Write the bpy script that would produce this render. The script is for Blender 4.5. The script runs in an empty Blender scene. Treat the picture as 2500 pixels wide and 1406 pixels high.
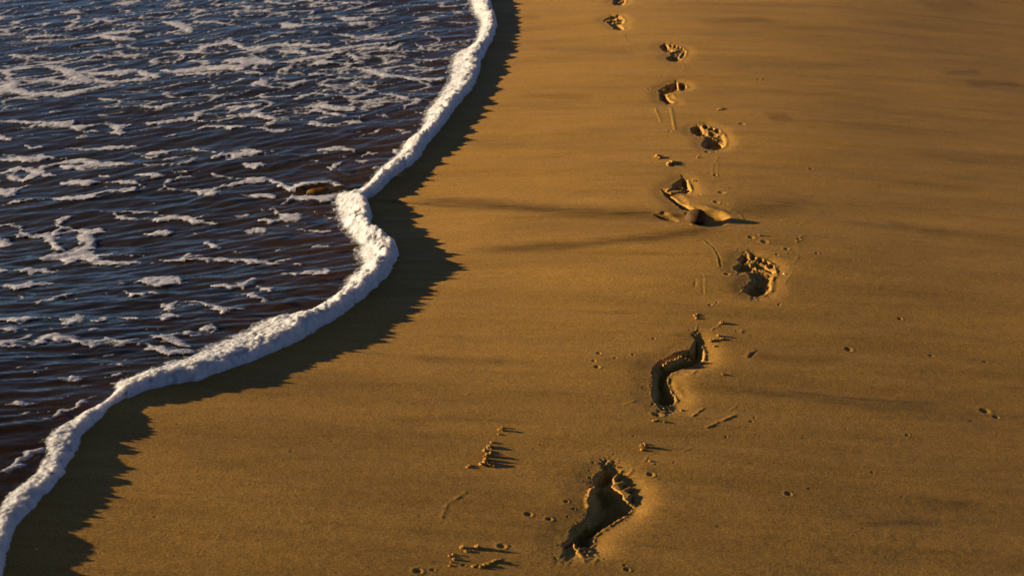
import bpy, math
import numpy as np

# ------------------------------------------------------------------ camera model
CAM_H = 1.5; F = 3500.0; PITCH = math.atan(1553.0 / 3500.0)
CT, ST = math.cos(PITCH), math.sin(PITCH)
SUN_EL = math.radians(12); SUN_AZ = math.radians(4)      # light comes from -x, a little from +y

def S(t):
    t = np.clip(t, 0, 1); return t * t * (3 - 2 * t)
def sp(t, w): return w * np.logaddexp(0, t / w)

# ------------------------------------------------------------------ noise
def _h(ix, iy, seed):
    ix = ix.astype(np.int64); iy = iy.astype(np.int64)
    n = (ix * 374761393 + iy * 668265263 + seed * 1274126177) & 0xFFFFFFFF
    n = ((n ^ (n >> 13)) * 1274126177) & 0xFFFFFFFF
    n = n ^ (n >> 16)
    return (n & 0xFFFF).astype(np.float32) / 65535.0
def vn(x, y, seed=0):                      # gradient noise, about -1..1
    x0 = np.floor(x); y0 = np.floor(y); fx = x - x0; fy = y - y0
    u = fx * fx * fx * (fx * (fx * 6 - 15) + 10); v = fy * fy * fy * (fy * (fy * 6 - 15) + 10)
    def c(dx, dy):
        a = _h(x0 + dx, y0 + dy, seed) * 6.2831853
        return np.cos(a) * (fx - dx) + np.sin(a) * (fy - dy)
    a = c(0, 0); b = c(1, 0); d = c(0, 1); e = c(1, 1)
    return ((a + (b - a) * u) * (1 - v) + (d + (e - d) * u) * v) * 1.55
def gn(x, y, seed=0):                      # rotated octaves hide the lattice
    return vn(x * .8 + y * .6 + 3.1, -x * .6 + y * .8 + 7.7, seed)
def fbm(x, y, seed=0, o=3):
    r = 0; a = .55
    for i in range(o):
        r = r + a * (vn if i % 2 else gn)(x * 2 ** i, y * 2 ** i, seed + i * 17); a *= .5
    return r

# ------------------------------------------------------------------ the beach
def B(x, y):
    x = np.asarray(x, float); y = np.asarray(y, float)
    x0 = .2 * y - .32
    gs = S((3.9 - y) / 1.9)
    z = -.12 * (1 - .8 * gs) * (sp(x - x0, .3) - sp(x - 3.4, .5)) * S((9 - y) / 2.0) * S((y + 1) / 2)  # added slope, turns the right side away from the sun to darken it
    g = .118 * gs * S(y / 1.4)
    z = z + .045 * S((y - 2.5) / 1.6) * (sp(x + 3.2, .3) - sp(x - .22 * y, .35) - 3.4) * S((11 - y) / 3)  # invented rise tilting the middle to the sun, so it looks brighter
    z = z - g * (sp(x + 1.8, .3) - sp(x - 1.8, .3) - 1.8)  # invented cross slope that dims the near sand
    fade = np.exp(-((x / 6) ** 2 + ((y - 4) / 6) ** 2))
    z = z + fade * (.0022 * vn(x * 1.7, y * 9 + .6 * vn(x * 1.3, y * 2, 8), 5) + .0012 * vn(x * 3.1 + 9, y * 21, 6) + .006 * gn(x * 1.1, y * 1.1, 7))
    return z

def px2g(px, py, dz=0.0):
    px = np.asarray(px, float); py = np.asarray(py, float)
    u = (px - 1250) / F; v = (703 - py) / F
    dx = u; dy = CT + v * ST; dzz = -ST + v * CT
    z = np.zeros_like(px) + dz
    for _ in range(30):
        t = (z - CAM_H) / dzz
        z = .5 * z + .5 * (B(t * dx, t * dy) + dz)
    t = (z - CAM_H) / dzz
    return np.stack([t * dx, t * dy], -1)
def g2px(x, y, z):
    zz = z - CAM_H
    dep = y * CT - zz * ST; up = y * ST + zz * CT
    return 1250 + F * x / dep, 703 - F * up / dep
def T(pts, ox, oy, s): return [(ox + p[0] / s, oy + p[1] / s) + tuple(p[2:]) for p in pts]

def seg_dist(X, Y, P, closed=False, attr=None):
    P = np.asarray(P, float); n = len(P)
    best = np.full(X.shape, 1e9); A = np.zeros(X.shape) if attr is not None else None
    for i in range(n if closed else n - 1):
        a = P[i]; b = P[(i + 1) % n]; d = b - a; L = max((d ** 2).sum(), 1e-12)
        t = np.clip(((X - a[0]) * d[0] + (Y - a[1]) * d[1]) / L, 0, 1)
        dd = np.hypot(X - a[0] - t * d[0], Y - a[1] - t * d[1])
        m = dd < best; best = np.where(m, dd, best)
        if attr is not None: A = np.where(m, attr[i] + t * (attr[(i + 1) % n] - attr[i]), A)
    return (best, A) if attr is not None else best
def inside(X, Y, P):
    P = np.asarray(P, float); n = len(P); c = np.zeros(X.shape, bool)
    for i in range(n):
        x1, y1 = P[i]; x2, y2 = P[(i + 1) % n]
        if y1 == y2: continue
        m = ((y1 > Y) != (y2 > Y)) & (X < (x2 - x1) * (Y - y1) / (y2 - y1) + x1); c ^= m
    return c
def sdf(X, Y, P):                           # positive inside
    d = seg_dist(X, Y, P, True); return np.where(inside(X, Y, P), d, -d)
def smooth_line(P, k=3):
    P = np.asarray(P, float); out = []
    for i in range(len(P) - 1):
        p0 = P[max(i - 1, 0)]; p1 = P[i]; p2 = P[i + 1]; p3 = P[min(i + 2, len(P) - 1)]
        for j in range(k):
            t = j / k
            out.append(.5 * ((2 * p1) + (-p0 + p2) * t + (2 * p0 - 5 * p1 + 4 * p2 - p3) * t * t + (-p0 + 3 * p1 - 3 * p2 + p3) * t ** 3))
    out.append(P[-1]); return np.array(out)

# ------------------------------------------------------------------ shoreline (traced on the sand)
OUT = [(1190,-160),(1193,-60),(1198,10),(1204,35),(1212,62),(1203,95),(1193,115),(1174,150),(1171,172),(1160,200),(1148,222),(1120,256),(1104,275),(1090,296),(1055,339),(1037,357),(1028,379),(997,408),(963,430),
 (941,453),(920,474),(902,483),(897,490),(899,509),(908,529),(900,554),(924,578),(955,595),(970,617),(962,646),(945,673),(907,708),(873,738),(822,776),(771,807),(719,837),(668,858),(610,884),(560,901),(482,927),
 (403,941),(336,961),(280,986),(244,1022),(211,1053),(193,1078),(179,1109),(166,1130),(155,1152),(126,1195),(90,1228),(47,1274),(29,1307),(16,1350),(13,1406),(8,1450),(-4,1530)]
INN = [(1125,-160),(1135,-60),(1143,0),(1152,31),(1168,51),(1163,79),(1158,97),(1140,115),(1106,130),(1094,159),(1092,189),(1074,222),(1055,245),(1036,269),(1030,294),(1018,318),(985,343),(975,360),(961,377),(918,415),
 (880,455),(829,460),(806,473),(815,509),(831,554),(862,585),(868,620),(880,646),(845,672),(835,697),(800,728),(737,757),(651,768),(600,796),(520,830),(440,865),(381,886),(314,910),(272,925),(272,942),(233,977),(195,999),(125,1039),(98,1071),(97,1102),(75,1145),
 (30,1178),(0,1200),(-30,1250),(-50,1320),(-60,1406),(-70,1530)]
_o = px2g(*np.array(OUT, float).T); _i = px2g(*np.array(INN, float).T, dz=.012)
_o = smooth_line(_o, 2); _i = smooth_line(_i, 2)
_o = np.vstack([[_o[0][0] - .1, 14], _o, [_o[-1][0] - .35, 1.2], [_o[-1][0] - .6, .2], [_o[-1][0] - .9, -4]])
_i = np.vstack([[_i[0][0] - .1, 14], _i, [_i[-1][0] - .35, 1.2], [_i[-1][0] - .6, .2], [_i[-1][0] - .9, -4]])
SEA = np.vstack([[-400, 300], [_o[0][0], 300], _o, [_o[-1][0], -300], [-400, -300]])
ROLL = np.vstack([_o, _i[::-1]])

# ------------------------------------------------------------------ footprints: parts are ('p', polygon, depth, wall) / ('e', cx, cy, rx, ry, depth) / ('r', polyline, half width, height)
t9 = (1300, 1000, 3.464); t8 = (1500, 780, 4.6875); t7 = (1550, 400, 3.907); t5 = (1400, 0, 3.516)
FEET = [
 ('deep right footprint at the bottom of the trail, sole all in shadow', t9, [
  ('p', [(470,690),(500,645),(560,640),(640,650),(690,690),(760,762),(815,815),(760,868),(680,918),(600,968),(540,1005),(495,1050),(495,1100),(470,1135),(430,1135),(370,1130),(335,1110),(325,1010),(380,960),(450,930),(480,860),(475,780)], .030, .011),
  ('p', [(330,1080),(345,1110),(262,1150),(250,1140),(275,1110)], .017, .006),
  ('e', 402, 1065, 84, 66, .034), ('p', [(520,575),(560,520),(600,503),(650,512),(682,550),(650,590),(590,622),(530,622)], .022, .005),
  ('e', 715, 572, 20, 16, .009), ('e', 765, 628, 36, 25, .011), ('e', 812, 668, 32, 21, .010), ('e', 836, 730, 29, 24, .010),
  ('r', [(675,570),(715,535),(750,505)], 12, .004), ('r', [(745,585),(795,548),(842,508)], 10, .004),
  
  ('r', [(470,820),(460,750),(490,680),(530,645)], 8, .006)]),
 ('left footprint with a gouged toe trench above the lowest footprint, beside two thin sand lumps', t8, [
  ('p', [(870,330),(935,225),(965,280),(1000,330),(1005,400),(990,440),(920,480),(760,530),(640,580),(592,640),(590,720),(640,830),(690,900),(650,948),(560,945),(480,900),(440,850),(440,560),(500,480),(600,440),(700,370)], .030, .009),
  ('e', 560, 880, 120, 80, .034),
  ('r', [(575,512),(660,482),(760,440),(870,425)], 34, .025), ('r', [(640,580),(600,640),(600,730),(650,840)], 26, .003),
  ('r', [(1000,250),(1045,350),(1035,440)], 20, .004), ('r', [(700,600),(800,580),(870,620)], 45, .004), ('r', [(700,700),(720,780),(780,850)], 50, .004),
  ('r', [(900,600),(935,575)], 14, .005)]),
 ('right footprint with five clear toe pits and a rough arch, below the round pebble', t7, [
  ('p', [(965,960),(1060,962),(1150,935),(1250,968),(1330,1010),(1342,1040),(1305,1065),(1300,1110),(1305,1180),(1240,1235),(1160,1240),(1090,1220),(1060,1180),(1080,1140),(1110,1110),(1090,1060),(1060,1015),(1000,1015)], .0075, .006),
  ('e', 1040, 985, 95, 38, .014), ('e', 1150, 1188, 105, 62, .021),
  ('p', [(980,905),(1020,870),(1060,866),(1085,895),(1070,935),(1010,938)], .015, .006),
  ('e', 1120, 886, 26, 22, .014), ('e', 1186, 912, 30, 18, .013), ('e', 1242, 932, 32, 18, .013), ('e', 1292, 966, 36, 18, .013),
  ('r', [(1090,905),(1060,945)], 14, .004), ('r', [(1080,860),(1160,885),(1230,900),(1300,935),(1345,990),(1350,1030)], 12, .004),
  ('r', [(1150,975),(1240,1000),(1310,1035)], 22, .003), ('r', [(1320,1060),(1310,1130),(1300,1200)], 16, .003)]),
 ('left footprint with crumbled arch, its heel end wiped away by the round pebble', t7, [
  ('p', [(320,218),(400,165),(450,130),(490,140),(512,190),(530,250),(500,262),(440,240),(340,240)], .022, .006),
  ('p', [(262,250),(330,270),(400,262),(470,250),(520,268),(420,272),(345,300),(420,360),(560,425),(565,445),(440,420),(350,350),(280,290)], .016, .006),
  ('r', [(300,255),(360,215),(440,203),(500,215)], 12, .012), ('r', [(360,300),(430,280),(500,330),(520,400)], 36, .004),
  ('r', [(500,150),(540,230)], 12, .004)]),
 ('right footprint with a row of toe pits just above the two lone round clods', t5, [
  ('p', [(1010,1130),(1090,1142),(1180,1128),(1280,1150),(1302,1180),(1302,1240),(1250,1275),(1170,1275),(1110,1248),(1108,1205),(1130,1172),(1050,1158)], .0075, .006),
  ('e', 1195, 1238, 95, 42, .020), ('e', 1060, 1115, 56, 34, .016), ('e', 1130, 1085, 26, 14, .013), ('e', 1180, 1102, 24, 13, .013), ('e', 1232, 1118, 28, 14, .013), ('e', 1100, 1142, 60, 16, .011),
  ('r', [(1085,1130),(1100,1095),(1105,1072)], 9, .005), ('r', [(1150,1075),(1210,1095),(1275,1130),(1300,1160)], 9, .004), ('r', [(1110,1165),(1180,1170),(1230,1180)], 10, .003)]),
 ('left footprint cut by a deep slanting toe groove, above two parallel drag scratches', t5, [
  ('p', [(728,775),(800,730),(880,703),(905,740),(885,772),(800,795),(750,802)], .020, .006),
  ('e', 925, 742, 42, 26, .015), ('p', [(735,800),(790,802),(815,848),(870,878),(800,884),(745,858)], .019, .006),
  ('r', [(760,772),(820,745),(875,738)], 8, .010), ('r', [(800,815),(850,805),(880,840)], 20, .005), ('r', [(905,770),(900,705)], 8, .006)]),
 ('small neat right footprint with toe dots and a short heel, third from the top edge', t5, [
  ('p', [(825,452),(900,432),(965,430),(955,480),(905,520),(850,522),(808,502),(830,478)], .006, .005),
  ('e', 862, 502, 62, 22, .015), ('e', 780, 405, 36, 26, .015), ('e', 832, 393, 15, 10, .011), ('e', 870, 400, 13, 9, .011), ('e', 902, 408, 13, 9, .011), ('e', 932, 416, 13, 9, .011), ('e', 808, 430, 42, 11, .010),
  ('r', [(905,500),(925,455),(945,440)], 6, .004), ('r', [(850,384),(910,395),(960,425)], 6, .004)]),
 ('left footprint with a folded arched ridge along the ball, second from the top edge', t5, [
  ('p', [(250,175),(320,135),(400,135),(437,170),(430,195),(402,210),(432,240),(400,252),(340,236),(300,205)], .009, .006),
  ('p', [(250,176),(310,143),(390,130),(392,144),(330,156),(272,188)], .016, .005), ('e', 385, 242, 46, 11, .015),
  ('r', [(275,190),(320,165),(385,160)], 6, .008), ('r', [(330,195),(390,180),(430,180)], 8, .006)]),
 ('partial footprint cut off by the top edge of the view, first of the trail', t5, [
  ('p', [(330,30),(345,-10),(420,-50),(445,-20),(445,22),(395,44),(350,42)], .009, .006), ('e', 385, 28, 52, 13, .015), ('r', [(390,15),(430,-5)], 8, .004)]),
]
for f in FEET:
    parts = []
    for p in f[2]:
        if p[0] == 'p':
            q = np.array(T(p[1], *f[1])); parts.append(('p', px2g(q[:, 0], q[:, 1]), p[2], p[3]))
        elif p[0] == 'e':
            a = np.linspace(0, 2 * math.pi, 20, endpoint=False)
            q = np.array(T([(p[1] + p[3] * math.cos(k), p[2] + p[4] * math.sin(k)) for k in a], *f[1]))
            parts.append(('p', px2g(q[:, 0], q[:, 1]), p[5], .005))
        else:
            q = np.array(T(p[1], *f[1])); g = px2g(q[:, 0], q[:, 1])
            w = p[2] / f[1][2] * 1.64 / (q[:, 1].mean() + 850)
            parts.append(('r', g, w, p[3]))
    f[2][:] = parts

# pebble hollow, drag marks and pits: (polyline in px, half width m, height m)
LINES = []
def ln(tile, pts, w, h):
    q = np.array(T(pts, *tile)); LINES.append((px2g(q[:, 0], q[:, 1]), w, h))
ln(t7, [(650,730),(700,770),(740,800),(770,850),(790,900),(800,975)], .0035, .0022); ln(t7, [(665,722),(748,795),(800,880),(822,975)], .003, -.003)
ln(t7, [(575,1100),(572,1172)], .005, -.003); ln(t7, [(560,1100),(560,1172)], .003, .001)
ln(t7, [(655,1050),(640,1130),(655,1240)], .003, -.0015); ln(t7, [(655,1045),(678,1110),(668,1230)], .003, .0015)
ln(t7, [(745,0),(742,90),(760,135),(790,110),(792,0)], .003, .0016)
ln(t7, [(962,465),(1010,490),(1035,530),(1040,575)], .005, .003)
ln(t7, [(1560,590),(1640,545)], .003, .0016); ln(t7, [(1540,755),(1600,690)], .005, .0022); ln(t7, [(1520,940),(1560,880)], .005, .002); ln(t7, [(1430,1130),(1500,1040)], .004, .0015)
ln(t7, [(540,590),(700,612),(840,600),(905,560)], .008, .003); ln(t7, [(0,590),(220,610),(420,600),(540,592)], .008, .003); ln(t7, [(0,560),(200,545),(420,575)], .012, -.002)
ln(t7, [(0,800),(300,760),(620,730)], .01, .0015)
ln(t5, [(370,275),(410,290),(440,330),(455,370),(490,400)], .004, .0022); ln(t5, [(400,270),(435,300),(460,345),(520,395),(545,430)], .003, .0018)
ln(t5, [(705,935),(722,980),(748,1045)], .006, .004); ln(t5, [(832,930),(850,1010),(868,1110)], .008, .005); ln(t5, [(820,935),(838,1020),(855,1110)], .005, -.003); ln(t5, [(716,985),(735,1045)], .005, -.002)
ln(t5, [(945,555),(960,590),(930,615),(990,655)], .004, .002); ln(t5, [(1240,1345),(1215,1406)], .004, .0015)
ln(t8, [(1110,130),(1140,95),(1195,75)], .0035, .003); ln(t8, [(925,140),(950,70)], .003, .002); ln(t8, [(895,1105),(1015,1020)], .0032, .003)
ln(t8, [(1320,1040),(1390,995)], .003, .0015); ln(t8, [(1240,1160),(1310,1120),(1390,1095)], .004, .0025); ln(t8, [(1060,1230),(1130,1200)], .004, .002)
ln(t8, [(1515,425),(1545,385),(1600,350)], .006, .003); ln(t8, [(1560,430),(1605,380)], .004, -.004)
ln(t8, [(100,980),(230,930)], .004, .002); ln(t8, [(1450,150),(1465,125)], .006, .003)
ln(t9, [(1350,50),(1420,0)], .003, .0025); ln(t9, [(1480,150),(1600,90),(1720,45)], .004, .0025); ln(t9, [(1270,350),(1340,325)], .003, .002); ln(t9, [(945,440),(975,395)], .003, .002)
t6 = (1000, 960, 3.1525)
ln(t6, [(250,950),(285,860),(370,800),(430,760)], .005, .0022); ln(t6, [(560,1325),(640,1300),(700,1275)], .004, .004); ln(t6, [(440,10),(470,0)], .004, .002)
PITS = []
def pit(tile, x, y, r, d=.004):
    q = T([(x, y, r)], *tile)[0]; g = px2g([q[0]], [q[1]])[0]
    PITS.append((g[0], g[1], r / tile[2] * 1.64 / (q[1] + 850), d))
for x, y, r in [(830,275,38),(780,365,32),(615,290,20),(1110,705,32),(1240,745,38),(880,1050,30),(765,110,22),(718,1345,22),(785,1322,18),(240,28,15),(840,345,14),(830,380,12),(1440,815,20),(1470,855,15),(1355,865,20),(1455,350,12),(1670,55,14),(1040,122,12),(1125,300,10),(910,235,12),(1525,1328,12),(1730,850,18),(1375,1345,20),(890,838,10),(1300,42,14)]: pit(t7, x, y, r)
for x, y, r in [(450,215,24),(215,400,22),(490,1085,60),(440,960,24),(1565,1165,26),(1605,1120,22),(1395,130,18),(130,435,16),(10,440,18),(620,1335,14),(1280,1340,22),(1515,965,12),(1665,960,14),(180,590,14),(325,780,20),(10,538,12)]: pit(t8, x, y, r)
for x, y, r in [(1055,42,26),(485,568,18),(435,600,12),(515,440,18),(1000,545,32),(285,772,16),(347,835,16),(140,920,18),(298,900,12),(612,1258,14),(780,1315,18),(800,1350,28),(1045,460,16),(1200,445,14),(480,505,10)]: pit(t9, x, y, r)
for x, y, r in [(915,930,30),(1075,965,26),(1205,830,20),(710,1175,34),(775,1175,14),(65,1365,34),(178,1356,20),(1215,945,14),(1255,890,12),(415,1320,18),(1050,240,8),(200,520,8)]: pit(t6, x, y, r)
tq = (1380, 780, 7.811)
for x, y, r in [(640,640,50),(545,785,48),(610,900,60),(945,740,36),(1285,665,34),(775,890,20),(960,895,20),(1240,985,20),(1320,1115,26),(935,360,20)]: pit(tq, x, y, r)
tr = (1900, 0, 1.0)
for x, y, r in [(172,853,10),(505,1003,13),(532,1018,8),(25,1205,9),(373,868,6),(505,883,6),(297,778,7),(20,608,7),(315,1062,6),(80,413,6),(95,618,5),(50,585,6),(105,618,4),(250,455,4),(320,553,4),(470,1027,5),(75,1192,5),(230,1153,5),(165,1046,4),(5,740,4),(385,513,4),(420,513,3),(440,520,3),(380,675,4)]: pit(tr, x, y, r)
for x, y, r in [(400,533,8),(675,580,10),(770,665,14),(595,690,10),(1160,410,10),(1050,408,8),(1135,218,8),(1075,57,8),(1450,1065,30),(1590,690,14),(1640,685,14),(825,1130,16),(640,1230,12),(1150,1305,24),(600,770,12),(650,765,14),(945,1010,8),(1590,617,10),(1090,738,6),(1130,782,6),(1455,830,10),(65,175,8),(1700,1185,12)]: pit(t5, x, y, r)
rng = np.random.RandomState(4)
for k in range(300):                       # loose pocking, denser along the trail
    yy = rng.uniform(2.0, 7.0); xx = (rng.normal(.45, .38) if k % 5 < 2 else rng.uniform(-.9, 2.4))
    PITS.append((xx, yy, rng.uniform(.002, .0042), rng.uniform(.0006, .0018)))

PEB = px2g([1699], [534])[0]
ks = .64                                            # the near field is finely meshed
# ------------------------------------------------------------------ the sand sheet
def axis(parts):
    out = []
    for a, b, st in parts: out.append(np.arange(a, b - st * .3, st))
    out.append([parts[-1][1]]); return np.concatenate(out)
xs = axis([(-3, -1.5, .03), (-1.5, -.95, .008), (-.95, 1.02, .0022), (1.02, 1.5, .004), (1.5, 2.7, .006), (2.7, 4, .03)])
g = [4.0]
while g[-1] < 400: g.append(g[-1] + .03 * 1.28 ** len(g))
xs = np.concatenate([-3 - (np.array(g[1:])[::-1] - 4), xs, np.array(g[1:])])
ys = [1.75]
while ys[-1] < 7.4: ys.append(ys[-1] + .0021 * (ys[-1] / 2.1) ** 1.7)
ys = np.array(ys)
lo = [1.75]
while lo[-1] > -400: lo.append(lo[-1] - .02 * 1.3 ** len(lo))
hi = [ys[-1]]
while hi[-1] < 500: hi.append(hi[-1] + .02 * 1.26 ** len(hi))
ys = np.concatenate([np.array(lo[1:])[::-1], ys, np.array(hi[1:])])
X, Y = np.meshgrid(xs, ys)
core = (slice(np.searchsorted(ys, 1.7), np.searchsorted(ys, 8)), slice(np.searchsorted(xs, -3.2), np.searchsorted(xs, 4.2)))
sea = np.full(X.shape, -1.0)
def bb(P, m):
    x0, y0 = np.min(P, 0) - m; x1, y1 = np.max(P, 0) + m
    return (slice(np.searchsorted(ys, y0), np.searchsorted(ys, y1)), slice(np.searchsorted(xs, x0), np.searchsorted(xs, x1)))
def sea_sd(X, Y):
    d = seg_dist(X, Y, _o); return np.where(inside(X, Y, SEA), d, -d)
near = (slice(None), slice(0, np.searchsorted(xs, .15)))
sea[near] = sea_sd(X[near], Y[near])
Z = B(X, Y)
Z = Z - np.where(sea > 0, .05 * np.minimum(sea, 1.5) + .004 * S(sea / .03) + .25 * S((sea - 1.5) / 60) * 8, 0)
fine = np.exp(-((X / 3.2) ** 4 + ((Y - 4) / 4) ** 4))
Z += fine * (.0003 * fbm(X * 40, Y * 60, 11, 2) + .00009 * gn(X * 190, Y * 190, 12) + .0005 * vn(X * 9, Y * 55, 13))
foot_id = np.zeros(X.shape, np.int16)
for k, f in enumerate(FEET):
    allp = np.vstack([p[1] for p in f[2]])
    sl = bb(allp, .12); x, y = X[sl], Y[sl]
    wob = .0030 * fbm(x * 100, y * 100, 31 + k, 3) + .0014 * gn(x * 45, y * 45, 41 + k)
    sds = []; dep = np.zeros(x.shape)
    for p in f[2]:
        if p[0] != 'p': continue
        s = sdf(x, y, p[1]) + wob; sds.append(s)
        gx = np.gradient(s, x[0, :], axis=1); lf = S(gx * 1.3); rf = S(-gx * 1.3)
        w_ = p[3] * (1 + 1.5 * lf + .6 * rf)
        dep = np.maximum(dep, p[2] * S((s + (.35 - .2 * lf) * w_) / w_ * .75))
    sd = np.max(sds, 0)
    big = max(p[2] for p in f[2] if p[0] == 'p')
    scale = 1 if k < 2 else .8
    gx = np.gradient(sd, x[0, :], axis=1); lf = S(gx * 1.5 + (.55 if k < 2 else .3))
    sag = big * (.22 - (.16 if k < 2 else .09) * lf) * np.exp(-(np.maximum(-sd + wob, 0) / (.036 * scale)) ** 2) - .0013 * scale * np.clip(gn(x * 140, y * 140, 67 + k) - .38, 0, 1) * S((sd + .026) / .02)
    rim = .0009 * (1 - lf) * scale * np.exp(-((sd + .006) / .0045) ** 2) * (1 + 1.2 * gn(x * 70, y * 70, 51 + k))
    rough = S((sd + .002) / .006)
    DF = (.72, .66)[k] if k < 2 else .76
    dz = -dep * DF - sag + rim + S((sd + .010) / .006) * .0010 * fbm(x * 230, y * 230, 64 + k, 2) + rough * (.0024 * fbm(x * 130, y * 130, 61 + k, 3) + .0018 * gn(x * 60, y * 60, 66 + k))
    if k == 0:                                # the ball pushed the sand down towards the toes: a broad bank rising past them
        L0 = px2g(*np.array(T([(640,640),(690,680),(760,745),(815,810)], 1300, 1000, 3.464)).T)
        dz = dz - .0028 * (1 - S(seg_dist(x, y, L0) / .048))
    sd0 = sd.copy()
    for p in f[2]:
        if p[0] != 'r': continue
        d = seg_dist(x, y, p[1]); w = max(p[2], .0045)
        w = w * .85; p = (p[0], p[1], p[2], DF * 1.2 * p[3] * (.3 + .9 * S((sd0 + .003) / .008))); dz = dz + p[3] * np.exp(-(d / w) ** 2) * (1 + .45 * gn(x * 110, y * 110, 71 + k)) + .3 * p[3] * np.exp(-(d / w / 1.5) ** 2) * fbm(x * 170, y * 170, 75 + k, 2)
        sd = np.maximum(sd, w - d)
    Z[sl] += dz
    fid = foot_id[sl]; fid[sd > -.011] = k + 1; foot_id[sl] = fid
for P, w, h in LINES:
    sl = bb(P, w * 4); x, y = X[sl], Y[sl]
    d = seg_dist(x, y, P); Z[sl] += .21 * h * np.exp(-(d / w / .85) ** 2) * (1 + .9 * gn(x * 90, y * 90, 81))
for px_, py_, r, d in PITS:
    P = np.array([[px_, py_]]); sl = bb(P, r * 2.6)
    if Z[sl].size == 0: continue
    rr = np.hypot(X[sl] - px_, Y[sl] - py_) / r
    if sea[sl].max() > -.02: continue
    d = min(d, r * .55) * .5
    Z[sl] += -d * np.exp(-(rr / .75) ** 2) + .28 * d * np.exp(-((rr - 1.25) / .35) ** 2)
# hollow scoured round the pebble
e7 = lambda cx, cy, rx, ry: px2g(*np.array(T([(cx + rx * math.cos(a), cy + ry * math.sin(a)) for a in np.linspace(0, 6.28, 24, endpoint=False)], *t7)).T)
sl = bb(PEB[None], 1.1); x, y = X[sl], Y[sl]
h1 = sdf(x, y, e7(720, 528, 180, 80)); Z[sl] -= .012 * S((h1 + .008) / .030)
w7 = px2g(*np.array(T([(190,480),(280,465),(400,525),(405,545),(330,540),(250,515)], *t7)).T); h2 = sdf(x, y, w7); Z[sl] -= .006 * S((h2 + .006) / .014)
m7 = px2g(*np.array(T([(250,470),(340,480),(460,480)], *t7)).T); Z[sl] += .005 * np.exp(-(seg_dist(x, y, m7) / .014) ** 2)
m8 = px2g(*np.array(T([(560,400),(680,420),(830,470)], *t7)).T); Z[sl] += .004 * np.exp(-(seg_dist(x, y, m8) / .018) ** 2)
m9 = px2g(*np.array(T([(925,455),(945,515),(915,575)], *t7)).T); Z[sl] += .0008 * np.exp(-(seg_dist(x, y, m9) / .02) ** 2)
ax = (x - PEB[0]); ay = (y - PEB[1] + .01)
Z[sl] += -.004 * np.exp(-(ay / .05) ** 2) * np.exp(-((ax + .25) / .22) ** 2) + .0035 * np.exp(-((ay + .07 + .1 * ax) / .04) ** 2) * np.exp(-(ax / .3) ** 2)

def ground_z(px_, py_):
    i = min(max(np.searchsorted(ys, py_), 1), len(ys) - 1); j = min(max(np.searchsorted(xs, px_), 1), len(xs) - 1)
    return float(Z[i, j])

# normals of the whole sheet so that pieces cut from it meet without a seam
def sheet_normals(X, Y, Z, xs, ys):
    zy, zx = np.gradient(Z, ys, xs)
    n = np.stack([-zx, -zy, np.ones_like(Z)], -1); return n / np.linalg.norm(n, axis=-1, keepdims=True)

COL = bpy.context.scene.collection
def mesh_obj(name, verts, quads, mat, origin=(0, 0, 0), normals=None, parent=None):
    me = bpy.data.meshes.new(name)
    verts = np.asarray(verts, np.float64) - np.array(origin)
    quads = np.asarray(quads, np.int32); k = quads.shape[1]
    me.vertices.add(len(verts)); me.vertices.foreach_set('co', verts.astype(np.float32).ravel())
    me.loops.add(quads.size); me.loops.foreach_set('vertex_index', quads.ravel())
    me.polygons.add(len(quads)); me.polygons.foreach_set('loop_start', np.arange(0, quads.size, k, dtype=np.int32))
    me.polygons.foreach_set('loop_total', np.full(len(quads), k, np.int32))
    me.polygons.foreach_set('use_smooth', np.ones(len(quads), bool))
    me.update(calc_edges=True)
    if normals is not None: me.normals_split_custom_set_from_vertices(np.asarray(normals, np.float32))
    me.materials.append(mat)
    o = bpy.data.objects.new(name, me); o.location = origin; COL.objects.link(o)
    if parent: o.parent = parent
    return o
def grid_piece(name, X, Y, Z, cellmask, mat, normals=None, origin=(0, 0, 0), attr=None):
    ny, nx = X.shape; idx = np.arange(ny * nx).reshape(ny, nx)
    q = np.stack([idx[:-1, :-1], idx[:-1, 1:], idx[1:, 1:], idx[1:, :-1]], -1)[cellmask]
    used, inv = np.unique(q, return_inverse=True)
    v = np.stack([X.ravel()[used], Y.ravel()[used], Z.ravel()[used]], -1)
    n = None if normals is None else normals.reshape(-1, 3)[used]
    o = mesh_obj(name, v, inv.reshape(q.shape), mat, origin, n)
    if attr is not None:
        at = o.data.attributes.new(attr[0], 'FLOAT', 'POINT'); at.data.foreach_set('value', attr[1].ravel()[used].astype(np.float32))
    return o
def tag(o, label=None, cat=None, group=None, kind=None):
    for k, v in (('label', label), ('category', cat), ('group', group), ('kind', kind)):
        if v: o[k] = v
    return o

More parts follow.
